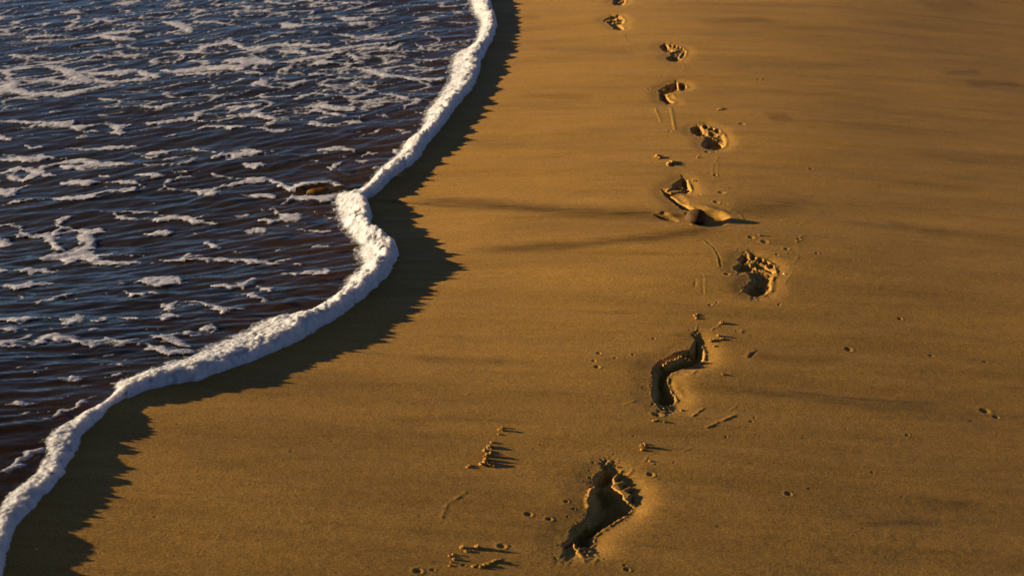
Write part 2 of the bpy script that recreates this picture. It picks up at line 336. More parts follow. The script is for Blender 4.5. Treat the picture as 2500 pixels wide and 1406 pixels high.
# ------------------------------------------------------------------ materials
class NT:
    def __init__(s, name):
        s.m = bpy.data.materials.new(name); s.m.use_nodes = True; s.t = s.m.node_tree; s.t.nodes.clear()
        s.out = s.n('ShaderNodeOutputMaterial')
    def n(s, typ, **kw):
        nd = s.t.nodes.new(typ)
        for k, v in kw.items():
            if k.startswith('_'): setattr(nd, k[1:], v)
            else: nd.inputs[k.replace('_', ' ')].default_value = v
        return nd
    def l(s, a, ao, b, bi): s.t.links.new(a.outputs[ao], b.inputs[bi])
    def coords(s, sc):
        ge = s.n('ShaderNodeNewGeometry'); mp = s.n('ShaderNodeMapping'); mp.inputs['Scale'].default_value = sc
        s.l(ge, 'Position', mp, 'Vector'); return mp
    def noise(s, sc, scale, detail=2, rough=.5):
        c = s.coords(sc); nz = s.n('ShaderNodeTexNoise', Scale=scale, Detail=detail, Roughness=rough); s.l(c, 'Vector', nz, 'Vector'); return nz
    def ramp(s, src, so, stops):
        r = s.n('ShaderNodeValToRGB'); e = r.color_ramp.elements
        while len(e) < len(stops): e.new(.5)
        for i, (p, c) in enumerate(stops): e[i].position = p; e[i].color = (*c, 1)
        s.l(src, so, r, 'Fac'); return r
    def mix(s, a, ao, b, bo, fac=None, fo='Fac', typ='MULTIPLY', f=1.0):
        m = s.n('ShaderNodeMix', _data_type='RGBA', _blend_type=typ); m.inputs[0].default_value = f
        if fac: s.l(fac, fo, m, 0)
        s.t.links.new(a.outputs[ao], m.inputs[6]); s.t.links.new(b.outputs[bo], m.inputs[7]); return m

def sand_material(name='wet_sand', base=(.365, .200, .044)):
    m = NT(name)
    p = m.n('ShaderNodeBsdfPrincipled'); p.inputs['IOR'].default_value = 1.36
    b = np.array(base)
    big = m.noise((1.3, 7, 1), 1.0, 4, .6)
    r1 = m.ramp(big, 'Fac', [(.3, tuple(b * .80)), (.55, tuple(b)), (.75, tuple(b * 1.06))])
    strk = m.noise((1.8, 22, 1), 1.0, 6, .7)                # dark mineral streaks drawn out by the backwash
    r2 = m.ramp(strk, 'Fac', [(.27, (.62, .62, .66)), (.38, (.93, .93, .94)), (.5, (1, 1, 1))])
    gr = m.noise((1, 1, 1), 420, 4, .8)
    r3 = m.ramp(gr, 'Fac', [(.30, (.45, .43, .40)), (.5, (1, 1, 1)), (.70, (1.7, 1.65, 1.6))])
    gm = m.noise((1, 1, 1), 230, 3, .7); r4 = m.ramp(gm, 'Fac', [(.3, (.72, .71, .70)), (.5, (1, 1, 1)), (.7, (1.3, 1.28, 1.26))])
    a = m.mix(r1, 'Color', r2, 'Color'); a = m.mix(a, 2, r4, 'Color'); c = m.mix(a, 2, r3, 'Color')
    vo = m.n('ShaderNodeTexVoronoi', Scale=38.0); ge = m.n('ShaderNodeNewGeometry'); m.l(ge, 'Position', vo, 'Vector')
    sel = m.n('ShaderNodeMath', _operation='LESS_THAN'); m.l(vo, 'Distance', sel, 0); sel.inputs[1].default_value = .05
    sx = m.n('ShaderNodeSeparateColor'); m.l(vo, 'Color', sx, 'Color')
    rare = m.n('ShaderNodeMath', _operation='GREATER_THAN'); m.l(sx, 'Red', rare, 0); rare.inputs[1].default_value = .965
    an = m.n('ShaderNodeMath', _operation='MULTIPLY'); m.l(sel, 0, an, 0); m.l(rare, 0, an, 1)
    w = m.n('ShaderNodeRGB'); w.outputs[0].default_value = (.9, .85, .75, 1)
    c2 = m.mix(c, 2, w, 0, fac=an, fo=0, typ='MIX')
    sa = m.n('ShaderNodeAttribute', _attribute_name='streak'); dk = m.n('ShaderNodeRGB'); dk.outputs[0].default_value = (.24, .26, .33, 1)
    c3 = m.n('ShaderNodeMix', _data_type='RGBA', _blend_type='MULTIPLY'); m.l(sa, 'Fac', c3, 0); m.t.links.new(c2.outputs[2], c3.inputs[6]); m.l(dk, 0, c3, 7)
    m.l(c3, 2, p, 'Base Color')
    p.inputs['Roughness'].default_value = .55; p.inputs['Specular IOR Level'].default_value = .2
    b1 = m.n('ShaderNodeBump', Strength=.55, Distance=.0012); g2 = m.noise((1, 1, 1), 480, 3, .75); m.l(g2, 'Fac', b1, 'Height')
    b2 = m.n('ShaderNodeBump', Strength=.12, Distance=.003); g3 = m.noise((1, 1.3, 1), 160, 3, .6); m.l(g3, 'Fac', b2, 'Height'); m.l(b1, 'Normal', b2, 'Normal')
    m.l(b2, 'Normal', p, 'Normal')
    m.l(p, 'BSDF', m.out, 'Surface'); return m.m
SAND = sand_material()

def foam_material(name, col, bub, bstr, dark, sss=.35):
    m = NT(name); p = m.n('ShaderNodeBsdfPrincipled')
    nz = m.noise((1, 1, 1), 60, 3, .6); r = m.ramp(nz, 'Fac', [(.3, tuple(np.array(col) * dark)), (.6, col)])
    c = m.coords((1, 1, 1)); vo = m.n('ShaderNodeTexVoronoi', Scale=bub); m.l(c, 'Vector', vo, 'Vector')
    holes = m.ramp(vo, 'Distance', [(0.0, (.55, .52, .5)), (.22, (1, 1, 1))])
    v2 = m.n('ShaderNodeTexVoronoi', Scale=bub * .42); m.l(c, 'Vector', v2, 'Vector')
    h2 = m.ramp(v2, 'Distance', [(0.10, (.30, .27, .25)), (.24, (1, 1, 1))]); ms = m.noise((1, 1, 1), 9, 2, .5); h3 = m.ramp(ms, 'Fac', [(.46, (0, 0, 0)), (.62, (1, 1, 1))])
    r = m.mix(r, 'Color', h2, 'Color', fac=h3, fo='Color')
    mx = m.mix(r, 2, holes, 'Color', f=.55); m.l(mx, 2, p, 'Base Color')
    p.inputs['Roughness'].default_value = .35; p.inputs['Specular IOR Level'].default_value = .4
    p.inputs['Subsurface Weight'].default_value = sss; p.inputs['Subsurface Radius'].default_value = (.03, .026, .022); p.inputs['Subsurface Scale'].default_value = 1.0
    b1 = m.n('ShaderNodeBump', Strength=bstr, Distance=.002); m.l(vo, 'Distance', b1, 'Height')
    b2 = m.n('ShaderNodeBump', Strength=bstr, Distance=.003); n2 = m.noise((1, 1, 1), 150, 3, .6); m.l(n2, 'Fac', b2, 'Height'); m.l(b1, 'Normal', b2, 'Normal')
    m.l(b2, 'Normal', p, 'Normal')
    at = m.n('ShaderNodeAttribute', _attribute_name='cover'); an = m.noise((1, 1.3, 1), 75, 4, .7)
    ad = m.n('ShaderNodeMath', _operation='MULTIPLY_ADD'); m.l(an, 'Fac', ad, 0); ad.inputs[1].default_value = 1.5; m.l(at, 'Fac', ad, 2)
    mr = m.n('ShaderNodeMapRange'); mr.interpolation_type = 'SMOOTHSTEP'; m.l(ad, 0, mr, 'Value'); mr.inputs['From Min'].default_value = .72; mr.inputs['From Max'].default_value = 1.55
    tr = m.n('ShaderNodeBsdfTransparent'); mxs = m.n('ShaderNodeMixShader'); m.l(mr, 0, mxs, 0); m.l(tr, 0, mxs, 1); m.l(p, 0, mxs, 2)
    m.l(mxs, 0, m.out, 'Surface'); return m.m
FOAM_ROLL = foam_material('wave_froth', (.53, .53, .565), 140, .7, .8, .85)
FOAM_FLAT = foam_material('flat_froth', (.50, .485, .54), 210, .4, .7)

def water_material():
    m = NT('sea_water')
    fr = m.n('ShaderNodeFresnel', IOR=1.34); gb = m.n('ShaderNodeNewGeometry')
    io = m.n('ShaderNodeMath', _operation='MULTIPLY_ADD'); m.l(gb, 'Backfacing', io, 0); io.inputs[1].default_value = 1 / 1.34 - 1.34; io.inputs[2].default_value = 1.34; m.l(io, 0, fr, 'IOR')
    tr = m.n('ShaderNodeBsdfTransparent'); tr.inputs['Color'].default_value = (.47, .43, .34, 1)
    df = m.n('ShaderNodeBsdfDiffuse'); df.inputs['Color'].default_value = (.026, .020, .017, 1)
    mx = m.n('ShaderNodeMixShader'); da = m.n('ShaderNodeAttribute', _attribute_name='depth'); m.l(da, 'Fac', mx, 0); m.l(tr, 0, mx, 1); m.l(df, 0, mx, 2)
    gl = m.n('ShaderNodeBsdfGlossy', Roughness=.07); gl.inputs['Color'].default_value = (.66, .80, .80, 1)
    b1 = m.n('ShaderNodeBump', Strength=.3, Distance=.004); n1 = m.noise((14, 42, 1), 1.0, 3, .55)
    n1.inputs['Distortion'].default_value = .6; m.l(n1, 'Fac', b1, 'Height')
    b2 = m.n('ShaderNodeBump', Strength=.12, Distance=.002); n2 = m.noise((50, 130, 1), 1.0, 2, .5); m.l(n2, 'Fac', b2, 'Height'); m.l(b1, 'Normal', b2, 'Normal')
    for nd in (fr, gl): m.l(b2, 'Normal', nd, 'Normal')
    o = m.n('ShaderNodeMixShader'); m.l(fr, 'Fac', o, 0); m.l(mx, 0, o, 1); m.l(gl, 0, o, 2); m.l(o, 0, m.out, 'Surface'); return m.m
WATER = water_material()

def stone_material(name, c1, c2, rough):
    m = NT(name); p = m.n('ShaderNodeBsdfPrincipled'); nz = m.noise((1, 1, 1), 55, 4, .6)
    r = m.ramp(nz, 'Fac', [(.35, c1), (.65, c2)]); m.l(r, 'Color', p, 'Base Color'); p.inputs['Roughness'].default_value = rough; p.inputs['Specular IOR Level'].default_value = .12
    sp_ = m.noise((1, 1, 1), 700, 2, .6); b = m.n('ShaderNodeBump', Strength=.25, Distance=.001); m.l(sp_, 'Fac', b, 'Height'); m.l(b, 'Normal', p, 'Normal')
    m.l(p, 'BSDF', m.out, 'Surface'); return m.m

# ------------------------------------------------------------------ sand + footprints
NRM = sheet_normals(X, Y, Z, xs, ys)
cell = np.maximum(np.maximum(foot_id[:-1, :-1], foot_id[1:, :-1]), np.maximum(foot_id[:-1, 1:], foot_id[1:, 1:]))
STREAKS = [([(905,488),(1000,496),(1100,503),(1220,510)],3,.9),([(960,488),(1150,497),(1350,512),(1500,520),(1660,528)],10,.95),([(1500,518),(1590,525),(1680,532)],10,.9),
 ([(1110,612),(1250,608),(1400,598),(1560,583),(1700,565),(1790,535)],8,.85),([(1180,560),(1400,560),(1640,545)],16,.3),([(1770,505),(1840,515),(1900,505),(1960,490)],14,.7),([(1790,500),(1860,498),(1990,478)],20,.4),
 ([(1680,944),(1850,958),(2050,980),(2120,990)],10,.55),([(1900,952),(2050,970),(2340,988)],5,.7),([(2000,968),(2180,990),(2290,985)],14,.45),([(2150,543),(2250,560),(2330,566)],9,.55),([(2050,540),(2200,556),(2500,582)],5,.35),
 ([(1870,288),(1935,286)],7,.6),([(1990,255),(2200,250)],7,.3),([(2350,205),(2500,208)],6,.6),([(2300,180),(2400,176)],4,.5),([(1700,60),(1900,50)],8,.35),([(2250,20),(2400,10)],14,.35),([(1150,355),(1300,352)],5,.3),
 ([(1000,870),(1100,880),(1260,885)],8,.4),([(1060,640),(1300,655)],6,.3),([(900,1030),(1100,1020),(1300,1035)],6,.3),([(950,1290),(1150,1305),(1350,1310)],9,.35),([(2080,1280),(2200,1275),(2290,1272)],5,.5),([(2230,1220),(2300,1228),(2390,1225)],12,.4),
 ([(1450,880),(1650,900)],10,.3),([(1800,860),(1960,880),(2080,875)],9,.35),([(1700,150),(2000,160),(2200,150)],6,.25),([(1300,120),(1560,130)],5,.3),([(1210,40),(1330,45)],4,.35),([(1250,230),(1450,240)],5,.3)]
STK = np.zeros(X.shape)  # dark mineral streaks, some also standing for slope shading put into the colour
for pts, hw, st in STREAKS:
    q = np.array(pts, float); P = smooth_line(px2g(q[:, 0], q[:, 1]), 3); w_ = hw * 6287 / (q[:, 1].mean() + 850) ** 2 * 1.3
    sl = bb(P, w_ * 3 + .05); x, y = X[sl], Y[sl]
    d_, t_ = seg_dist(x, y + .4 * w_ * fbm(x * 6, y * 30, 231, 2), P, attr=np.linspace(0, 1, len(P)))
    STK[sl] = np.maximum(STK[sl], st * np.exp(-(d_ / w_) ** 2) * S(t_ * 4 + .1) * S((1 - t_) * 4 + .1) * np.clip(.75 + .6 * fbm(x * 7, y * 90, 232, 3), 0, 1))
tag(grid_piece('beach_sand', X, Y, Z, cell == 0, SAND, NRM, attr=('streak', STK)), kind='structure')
for k, f in enumerate(FEET):
    m = cell == k + 1; jj = np.where(foot_id == k + 1)
    o = (float(X[jj].mean()), float(Y[jj].mean()), float(Z[jj].mean()))
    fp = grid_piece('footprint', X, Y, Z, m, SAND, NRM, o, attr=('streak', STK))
    tag(fp, f[0], 'footprint', 'footprints in a line along the beach')

# ------------------------------------------------------------------ froth tracing on the water: strands (x, y, half height), photograph pixels on the water plane
RX0, RY0, RW, RH = -60, -60, 1300, 1420
mask = np.full((RH, RW), -1.0, np.float32)
GX, GY = np.meshgrid(np.arange(RW) + RX0, np.arange(RH) + RY0)
def strand(pts, tile=(0, 0, 1), k=1.0):
    q = np.array(T([(p[0], p[1]) for p in pts], *tile)); hw = np.array([p[2] for p in pts]) / tile[2] * k
    q = q * [.42, 1.0]                       # strands are drawn out sideways
    m = hw.max() * 1.9 + 3
    x0 = int(max((q[:, 0].min() - m) / .42 - RX0, 0)); x1 = int(min((q[:, 0].max() + m) / .42 - RX0, RW)); y0 = int(max(q[:, 1].min() - m - RY0, 0)); y1 = int(min(q[:, 1].max() + m - RY0, RH))
    if x1 <= x0 or y1 <= y0: return
    s = (slice(y0, y1), slice(x0, x1)); gx = GX[s] * .42; gy = GY[s].astype(float)
    if len(q) == 1: q = np.vstack([q, q + [.5, 0]]); hw = np.array([hw[0], hw[0]])
    d, w = seg_dist(gx, gy, q, attr=hw)
    mask[s] = np.maximum(mask[s], (1 - d / w) * np.clip(w / 6, .35, 1.3))
A = (0, 0, 3.906); Bt = (600, 0, 3.906); C = (0, 240, 3.906); D = (560, 240, 4.464); E = (0, 820, 4.464); G = (0, 450, 2.8125)
for s in [
 [(0,720,14),(110,700,30),(200,670,22),(350,700,34),(450,740,24),(560,755,10)], [(120,760,34),(230,790,30),(330,740,26)], [(330,700,20),(430,660,24),(560,630,20),(700,610,30),(830,600,38),(950,640,42),(1070,640,32),(1250,630,16),(1500,645,14),(1700,630,20),(1900,575,14)],
 [(0,590,22),(130,585,28),(300,590,40),(420,570,34),(520,580,18),(640,580,10),(700,600,14)], [(620,660,26),(760,670,34),(900,650,26)], [(0,530,8),(40,555,14),(200,560,14),(400,545,16)],
 [(20,1020,12),(130,1000,26),(260,985,16),(430,970,14),(600,960,24),(740,960,36),(880,930,22),(1000,900,16),(1130,880,22),(1250,880,30)], [(0,900,44),(90,905,48),(160,870,20),(330,830,6)], [(0,795,14),(30,800,8)],
 [(600,820,28),(700,810,38),(830,810,38),(940,800,20),(1060,800,10),(1180,800,30),(1280,815,26),(1340,840,22),(1420,865,8)], [(1240,735,10),(1380,730,24),(1520,740,30),(1440,770,16),(1300,790,8)], [(960,745,18),(1040,755,20)], [(1620,700,12),(1760,708,18),(1900,700,8)],
 [(1860,755,12),(1740,755,18),(1620,785,16),(1550,820,18),(1580,860,24),(1490,885,10)], [(1580,860,24),(1700,880,16),(1830,880,18),(1950,900,26),(2020,900,34),(2100,860,18),(2220,830,24),(2350,800,26),(2500,780,34)], [(1920,915,24),(1990,905,26)], [(1960,725,10),(2080,750,18),(2200,765,12),(2330,765,14),(2500,770,24)],
 [(560,485,8),(700,485,16),(900,490,22),(1100,480,28),(1300,465,16)], [(1260,520,10),(1350,545,20),(1420,575,16),(1500,560,24)], [(1450,530,24),(1560,520,26),(1660,500,16),(1830,495,10)], [(1560,600,16),(1640,575,18),(1840,550,8)], [(1850,460,10),(1870,500,22),(1960,510,14),(2060,520,16)], [(2020,580,18),(2120,540,26),(2200,540,18),(2340,490,16)], [(2180,590,14),(2280,560,22),(2400,530,30),(2500,520,22)], [(2330,630,10),(2420,660,34),(2480,640,24)],
 [(0,225,18),(150,230,24),(330,240,20),(560,250,30),(700,240,26)], [(200,290,14),(330,270,18),(480,265,18)], [(480,280,14),(640,265,24),(760,290,34),(860,265,20),(1000,250,12),(1120,270,24),(1230,260,18)], [(680,290,16),(760,310,12)], [(1130,280,30),(1130,330,30),(1160,350,24)], [(1040,330,20),(1130,345,24),(1250,315,12),(1390,310,12)], [(780,325,12),(900,320,20),(960,330,8)], [(740,385,18),(810,370,20)],
 [(0,380,34),(80,400,20),(130,370,10),(260,355,10),(400,350,10),(560,360,10),(680,350,6)], [(1400,250,16),(1520,240,22),(1680,215,22),(1860,205,20),(1900,150,20),(1960,110,10),(2090,105,6)], [(1870,210,24),(1960,235,14),(2080,220,14),(2240,190,16)], [(1900,160,14),(2060,155,10)], [(1400,295,12),(1520,280,14)], [(1850,300,14),(1980,275,20),(2120,275,24),(2250,280,20),(2430,265,8)], [(1550,370,12),(1700,350,16)],
 [(2150,155,10),(2240,110,20),(2400,80,26),(2480,60,16)], [(2300,150,14),(2420,160,28),(2500,160,30)], [(1100,80,16),(1270,80,10),(1450,90,22),(1560,90,22),(1640,60,20),(1760,45,10),(1940,70,8)], [(960,10,14),(1060,25,22),(1180,40,14),(1110,70,12)], [(220,450,10),(320,475,22),(480,475,8)], [(960,165,20),(1040,175,12)], [(500,140,20),(590,135,8)],
 [(950,1085,10),(1060,1085,14),(1200,1090,18),(1400,1090,18),(1530,1095,16)], [(1070,1095,14),(1120,1140,22),(1220,1150,24),(1330,1155,12),(1440,1165,16),(1520,1160,34),(1620,1135,28),(1780,1140,28),(1850,1185,36),(1950,1190,26),(2120,1205,8)], [(1860,1150,20),(1940,1125,12),(2020,1110,6)], [(1370,1305,16),(1480,1305,26),(1590,1280,34)], [(1830,1300,14),(2000,1290,12)], [(2390,1275,20),(2460,1260,32),(2500,1290,14)],
 [(690,1130,14),(610,1150,28),(560,1190,22),(590,1235,24),(700,1265,18),(820,1275,24),(970,1265,38),(1040,1270,10)], [(570,1240,20),(540,1300,30),(500,1360,26),(400,1380,10)], [(820,1290,30),(790,1350,40),(850,1380,50),(900,1385,20)], [(0,1220,14),(100,1215,24),(170,1240,20),(230,1290,22),(330,1330,30),(480,1290,18)], [(0,1340,30),(60,1380,30)], [(200,1320,24),(320,1335,26),(480,1320,20)],
 [(370,1045,10),(420,1043,8)], [(560,1058,8),(610,1056,8)], [(680,1085,8),(750,1075,6)], [(310,1220,10),(370,1212,10)], [(1730,1245,9),(1820,1232,9)], [(2220,1135,10),(2350,1130,18)], [(2150,1075,8),(2200,1072,8)], [(1830,1075,8)], [(1440,1018,10),(1500,1020,6)], [(1005,850,14)], [(465,818,10)]]: strand(s, C)
for s in [
 [(300,520,20),(380,500,26),(480,510,40),(570,480,44),(620,520,40),(700,545,18),(830,545,18),(970,545,10)], [(120,595,12),(220,600,26),(310,600,20),(400,605,10)], [(620,500,18),(760,490,12),(960,490,14)], [(590,380,36),(620,420,30),(560,460,40)], [(350,400,16),(420,450,26)], [(330,370,22),(400,345,18),(470,330,14)], [(0,595,18),(70,592,8)], [(0,700,10),(120,710,26),(240,690,18),(380,680,10)], [(250,815,12),(360,790,18),(460,765,12),(540,745,5)],
 [(1000,553,6),(1120,530,12),(1280,520,20),(1450,520,20),(1680,535,20),(1870,540,18),(1960,520,12),(2050,515,6)], [(1290,490,16),(1400,488,10)], [(940,680,12),(1020,665,34),(1120,660,32),(1200,660,24),(1240,680,14),(1300,685,5)], [(1060,695,14),(1170,680,22)], [(1390,700,10),(1520,700,16),(1640,705,24),(1730,660,20)], [(1740,700,10),(1850,735,20)], [(820,740,8),(920,765,16),(1080,748,12)], [(1090,820,8),(1150,855,24),(1220,820,14),(1380,815,16),(1450,835,16),(1530,870,26),(1700,855,10)],
 [(0,930,14),(120,940,26),(260,920,18),(380,930,10),(480,950,30),(540,930,30)], [(0,1005,18),(80,1000,24),(180,1005,12)], [(650,940,16),(750,925,14)], [(810,912,10),(950,925,18)], [(1140,915,24),(1200,915,22)], [(620,995,16),(670,990,12)], [(330,990,8),(380,990,8)], [(520,790,10),(560,795,10)], [(330,843,6),(355,843,6)], [(140,780,12),(175,778,10)], [(790,690,10),(860,690,10)], [(550,655,8),(610,655,8)], [(735,745,8)], [(1370,630,8),(1420,622,8)],
 [(0,1100,24),(80,1080,24),(200,1055,16),(250,1050,10)], [(70,1110,16),(170,1108,14)], [(230,1095,14),(330,1060,28),(430,1060,34),(520,1080,28),(620,1100,34),(740,1080,28),(870,1095,26),(960,1060,10)], [(960,1105,14),(1080,1130,18),(1180,1160,30),(1280,1160,30)], [(1060,1040,16),(1170,1060,36),(1260,1100,24)], [(1400,1000,26),(1440,970,16),(1480,1010,18)], [(1280,1025,20),(1370,1030,14)], [(1000,1000,8),(1080,1000,8)], [(710,1245,12),(820,1242,14),(900,1250,12)], [(510,1335,20),(560,1345,18)], [(430,1330,8),(480,1350,10)],
 [(130,1260,10),(200,1255,10)], [(690,1195,12),(760,1170,12)], [(1350,230,10),(1440,210,4)], [(1630,225,10),(1700,220,14)], [(1720,325,20),(1800,320,22)], [(1780,250,14),(1900,255,20),(1960,240,34),(2030,240,26)], [(1770,180,8),(1890,175,8),(1930,210,18)], [(1400,410,12),(1480,430,18),(1530,440,8)], [(1980,290,10),(2100,275,6)], [(2060,315,12),(2250,325,14)], [(2100,435,12),(2250,425,14)], [(1940,625,10),(2080,620,16),(2200,600,18),(2250,605,22)], [(1690,760,14),(1760,770,18),(1830,800,12)], [(1600,465,8),(1650,463,8)], [(1890,455,10),(1930,455,8)],
 [(440,1120,4),(700,1120,4)], [(0,420,24),(50,410,20)]]: strand(s, G)
for s in [
 [(0,590,18),(120,570,16),(240,580,34),(330,600,24),(440,590,20),(560,590,8)], [(60,640,40),(220,610,34)], [(150,720,10),(240,750,40),(330,720,26)], [(880,670,10),(950,690,24),(1000,680,16)], [(1100,770,26),(1170,720,24),(1230,700,16)], [(910,570,8),(1050,570,30),(1200,550,34),(1320,570,26),(1380,600,12)], [(760,630,8),(960,620,10),(1080,600,18),(1160,610,16)], [(1320,655,10),(1450,650,14),(1540,610,24),(1640,600,14)], [(1400,700,22),(1500,690,22)], [(1160,650,16),(1270,650,16)], [(1560,770,24),(1610,750,16)], [(1720,570,10),(1800,560,24),(1850,600,30)],
 [(0,960,20),(120,930,22),(240,890,34),(360,890,34),(460,900,26),(530,930,28),(600,980,34),(660,1000,34)], [(80,1050,12),(200,1070,20),(330,1070,30),(460,1070,40)], [(640,1110,26),(720,1080,34),(850,1080,34),(960,1110,30),(1080,1110,34)], [(560,1170,14),(640,1130,20)], [(720,980,6),(860,930,12),(960,915,10)], [(1010,1140,18),(1120,1120,30)], [(300,1225,8),(420,1220,14),(480,1210,14)], [(500,1240,20),(600,1290,40),(720,1290,40)], [(310,1330,16),(450,1350,26),(550,1355,14)], [(20,1300,8),(150,1300,22)], [(900,1230,10),(1050,1290,14),(1120,1320,20)],
 [(0,330,26),(160,315,16),(280,305,8)], [(220,330,12),(360,330,18),(440,360,22),(560,360,28),(680,345,16)], [(400,300,18),(480,260,22),(550,235,20),(700,235,8)], [(0,200,24),(150,200,26),(280,180,40),(380,210,34),(500,230,26)], [(0,110,24),(120,100,24),(260,90,16),(400,70,8)], [(300,150,30),(350,130,20)], [(430,180,10),(560,140,18),(700,120,12),(880,100,22),(1030,70,44),(1120,110,34),(1240,120,34),(1330,120,36)], [(420,200,14),(620,170,14),(850,170,18),(960,130,34),(1060,170,24),(1200,190,26),(1290,205,14)], [(960,230,16),(1060,210,22)], [(1270,90,18),(1400,60,18),(1510,35,14)],
 [(770,305,8),(900,290,20),(980,290,34),(1120,300,22),(1260,270,22),(1420,265,28),(1490,280,10)], [(890,270,18),(960,270,22)], [(790,235,16),(840,235,14)], [(1400,210,18),(1480,190,14),(1550,170,8)], [(1550,205,8),(1660,200,16),(1760,215,14),(1960,200,8)], [(1670,170,12),(1700,200,18)], [(1520,40,18),(1600,40,16),(1750,30,14),(1960,10,14)], [(1530,110,16),(1600,90,26),(1670,80,18)], [(1990,20,14),(2050,50,24),(1960,80,18),(1900,120,14)], [(1960,125,12),(2050,160,18),(2130,180,14),(2200,120,14)],
 [(1320,365,12),(1440,370,12)], [(1370,425,12),(1500,400,12),(1600,390,22),(1640,330,14),(1770,310,12)], [(1790,335,12),(1860,350,20),(1960,380,16),(1800,415,14),(1650,425,8)], [(1950,310,5),(2060,300,16),(2110,290,20)], [(1230,322,10)], [(1060,395,10),(1200,375,6)], [(1220,420,10)], [(940,398,8)]]: strand(s, D)
for s in [
 [(460,915,14),(600,860,24),(760,800,26),(900,730,24),(1040,660,16),(1110,620,8)], [(150,1400,26),(330,1320,40),(430,1240,40)], [(0,1520,20),(120,1450,34),(250,1400,30)], [(60,720,10),(120,740,16),(200,740,34),(300,740,34)], [(170,840,10),(300,840,18),(420,830,14)], [(470,800,8),(670,798,8)], [(640,470,14),(760,480,26),(880,480,30)], [(290,450,10),(400,420,28),(520,420,14)], [(600,730,10),(680,690,18),(740,665,10)], [(400,700,6),(500,710,14)], [(1100,240,12),(1180,210,18)], [(900,180,6),(1040,180,6)], [(1240,170,8),(1290,165,8)], [(330,240,18),(360,265,16)], [(210,350,10),(320,340,14)], [(500,350,12),(580,340,10)], [(900,570,14),(1010,550,14)], [(900,325,6),(1080,320,6)], [(1150,330,12),(1260,325,20),(1420,335,16)], [(590,295,6),(680,292,6)], [(80,222,6),(170,218,6)], [(1030,148,8),(1090,150,8)], [(930,120,10),(980,130,10)], [(1210,440,24),(1330,420,24)], [(0,860,8),(90,855,5)]]: strand(s, E)
for s in [
 [(130,770,10),(200,755,16),(350,760,18)], [(100,800,24),(220,830,18),(400,850,16),(500,800,24),(580,775,18),(700,770,12)], [(720,810,14),(850,820,16),(1000,825,14),(1050,800,30),(1100,770,14)], [(860,750,12),(1000,755,18),(1180,740,20)], [(490,950,20),(560,920,20),(700,880,14),(880,860,16),(1060,830,12),(1200,830,14),(1330,780,8)], [(850,915,10),(1000,935,20),(1120,910,22),(1220,870,20),(1100,850,24)], [(1300,905,14),(1400,910,20),(1520,940,26)], [(1180,970,20),(1330,950,18),(1440,920,16)], [(1560,910,12),(1680,900,8)], [(1620,950,22),(1690,970,16)], [(1800,850,6),(1940,820,8)], [(1720,885,12),(1780,900,6)],
 [(1030,650,16),(1160,680,30),(1250,700,34),(1340,730,26),(1480,740,20),(1620,760,26),(1760,770,24),(1900,750,14)], [(1250,640,10),(1360,610,20),(1460,580,18)], [(1340,680,16),(1500,690,14),(1650,670,14),(1760,680,18),(1900,660,14)], [(330,600,14),(430,600,26),(600,560,24),(780,540,24),(900,500,20)], [(380,670,26),(450,650,20)], [(620,620,18),(740,600,34),(860,610,20),(1000,620,18),(1100,600,20)], [(430,710,10),(560,720,14),(720,710,20),(830,720,20)], [(0,600,50),(120,590,46),(230,600,30)], [(0,700,16),(80,700,24),(180,710,16)], [(0,470,20),(150,450,20),(300,440,24),(480,430,24),(640,450,24),(780,430,24)], [(340,500,24),(480,500,30),(560,510,26)],
 [(640,480,20),(760,490,20),(900,470,20),(1060,450,20),(1200,430,18),(1400,410,14)], [(1000,480,16),(1180,470,24),(1300,460,24),(1420,470,24),(1480,420,14)], [(1300,490,18),(1460,500,16),(1650,490,16)], [(1570,400,8),(1650,440,16),(1700,480,18),(1800,490,12),(1900,450,14),(2080,420,14)], [(1260,540,12),(1400,540,20),(1560,550,12)], [(980,520,16),(1060,560,26),(1180,560,16)], [(860,330,14),(960,340,20),(1060,370,20),(1200,350,22),(1350,330,14)], [(1000,400,16),(1200,380,18),(1420,360,16),(1560,320,14),(1800,240,10)], [(1150,370,20),(1350,340,14)], [(1620,570,12),(1760,580,16),(1940,570,12)],
 [(390,250,40),(520,250,24),(700,230,14)], [(540,190,14),(680,180,16)], [(880,170,16),(960,190,34),(1060,190,24),(1200,160,14)], [(1000,240,24),(1100,230,26),(1250,210,14)], [(1150,110,14),(1280,110,20),(1400,100,12)], [(210,350,10),(300,350,18),(380,355,8)], [(80,355,12),(120,355,10)], [(700,30,24),(820,40,14)], [(900,40,14),(1100,30,20)], [(780,90,22),(900,90,16)], [(200,20,20),(330,40,18),(480,40,14)], [(480,10,16),(620,10,20)], [(0,110,16),(150,110,20),(240,110,14)], [(0,60,10),(200,60,8)], [(300,140,10),(460,160,10)], [(120,250,14),(260,265,8)], [(400,450,14),(500,470,20)]]: strand(s, Bt)
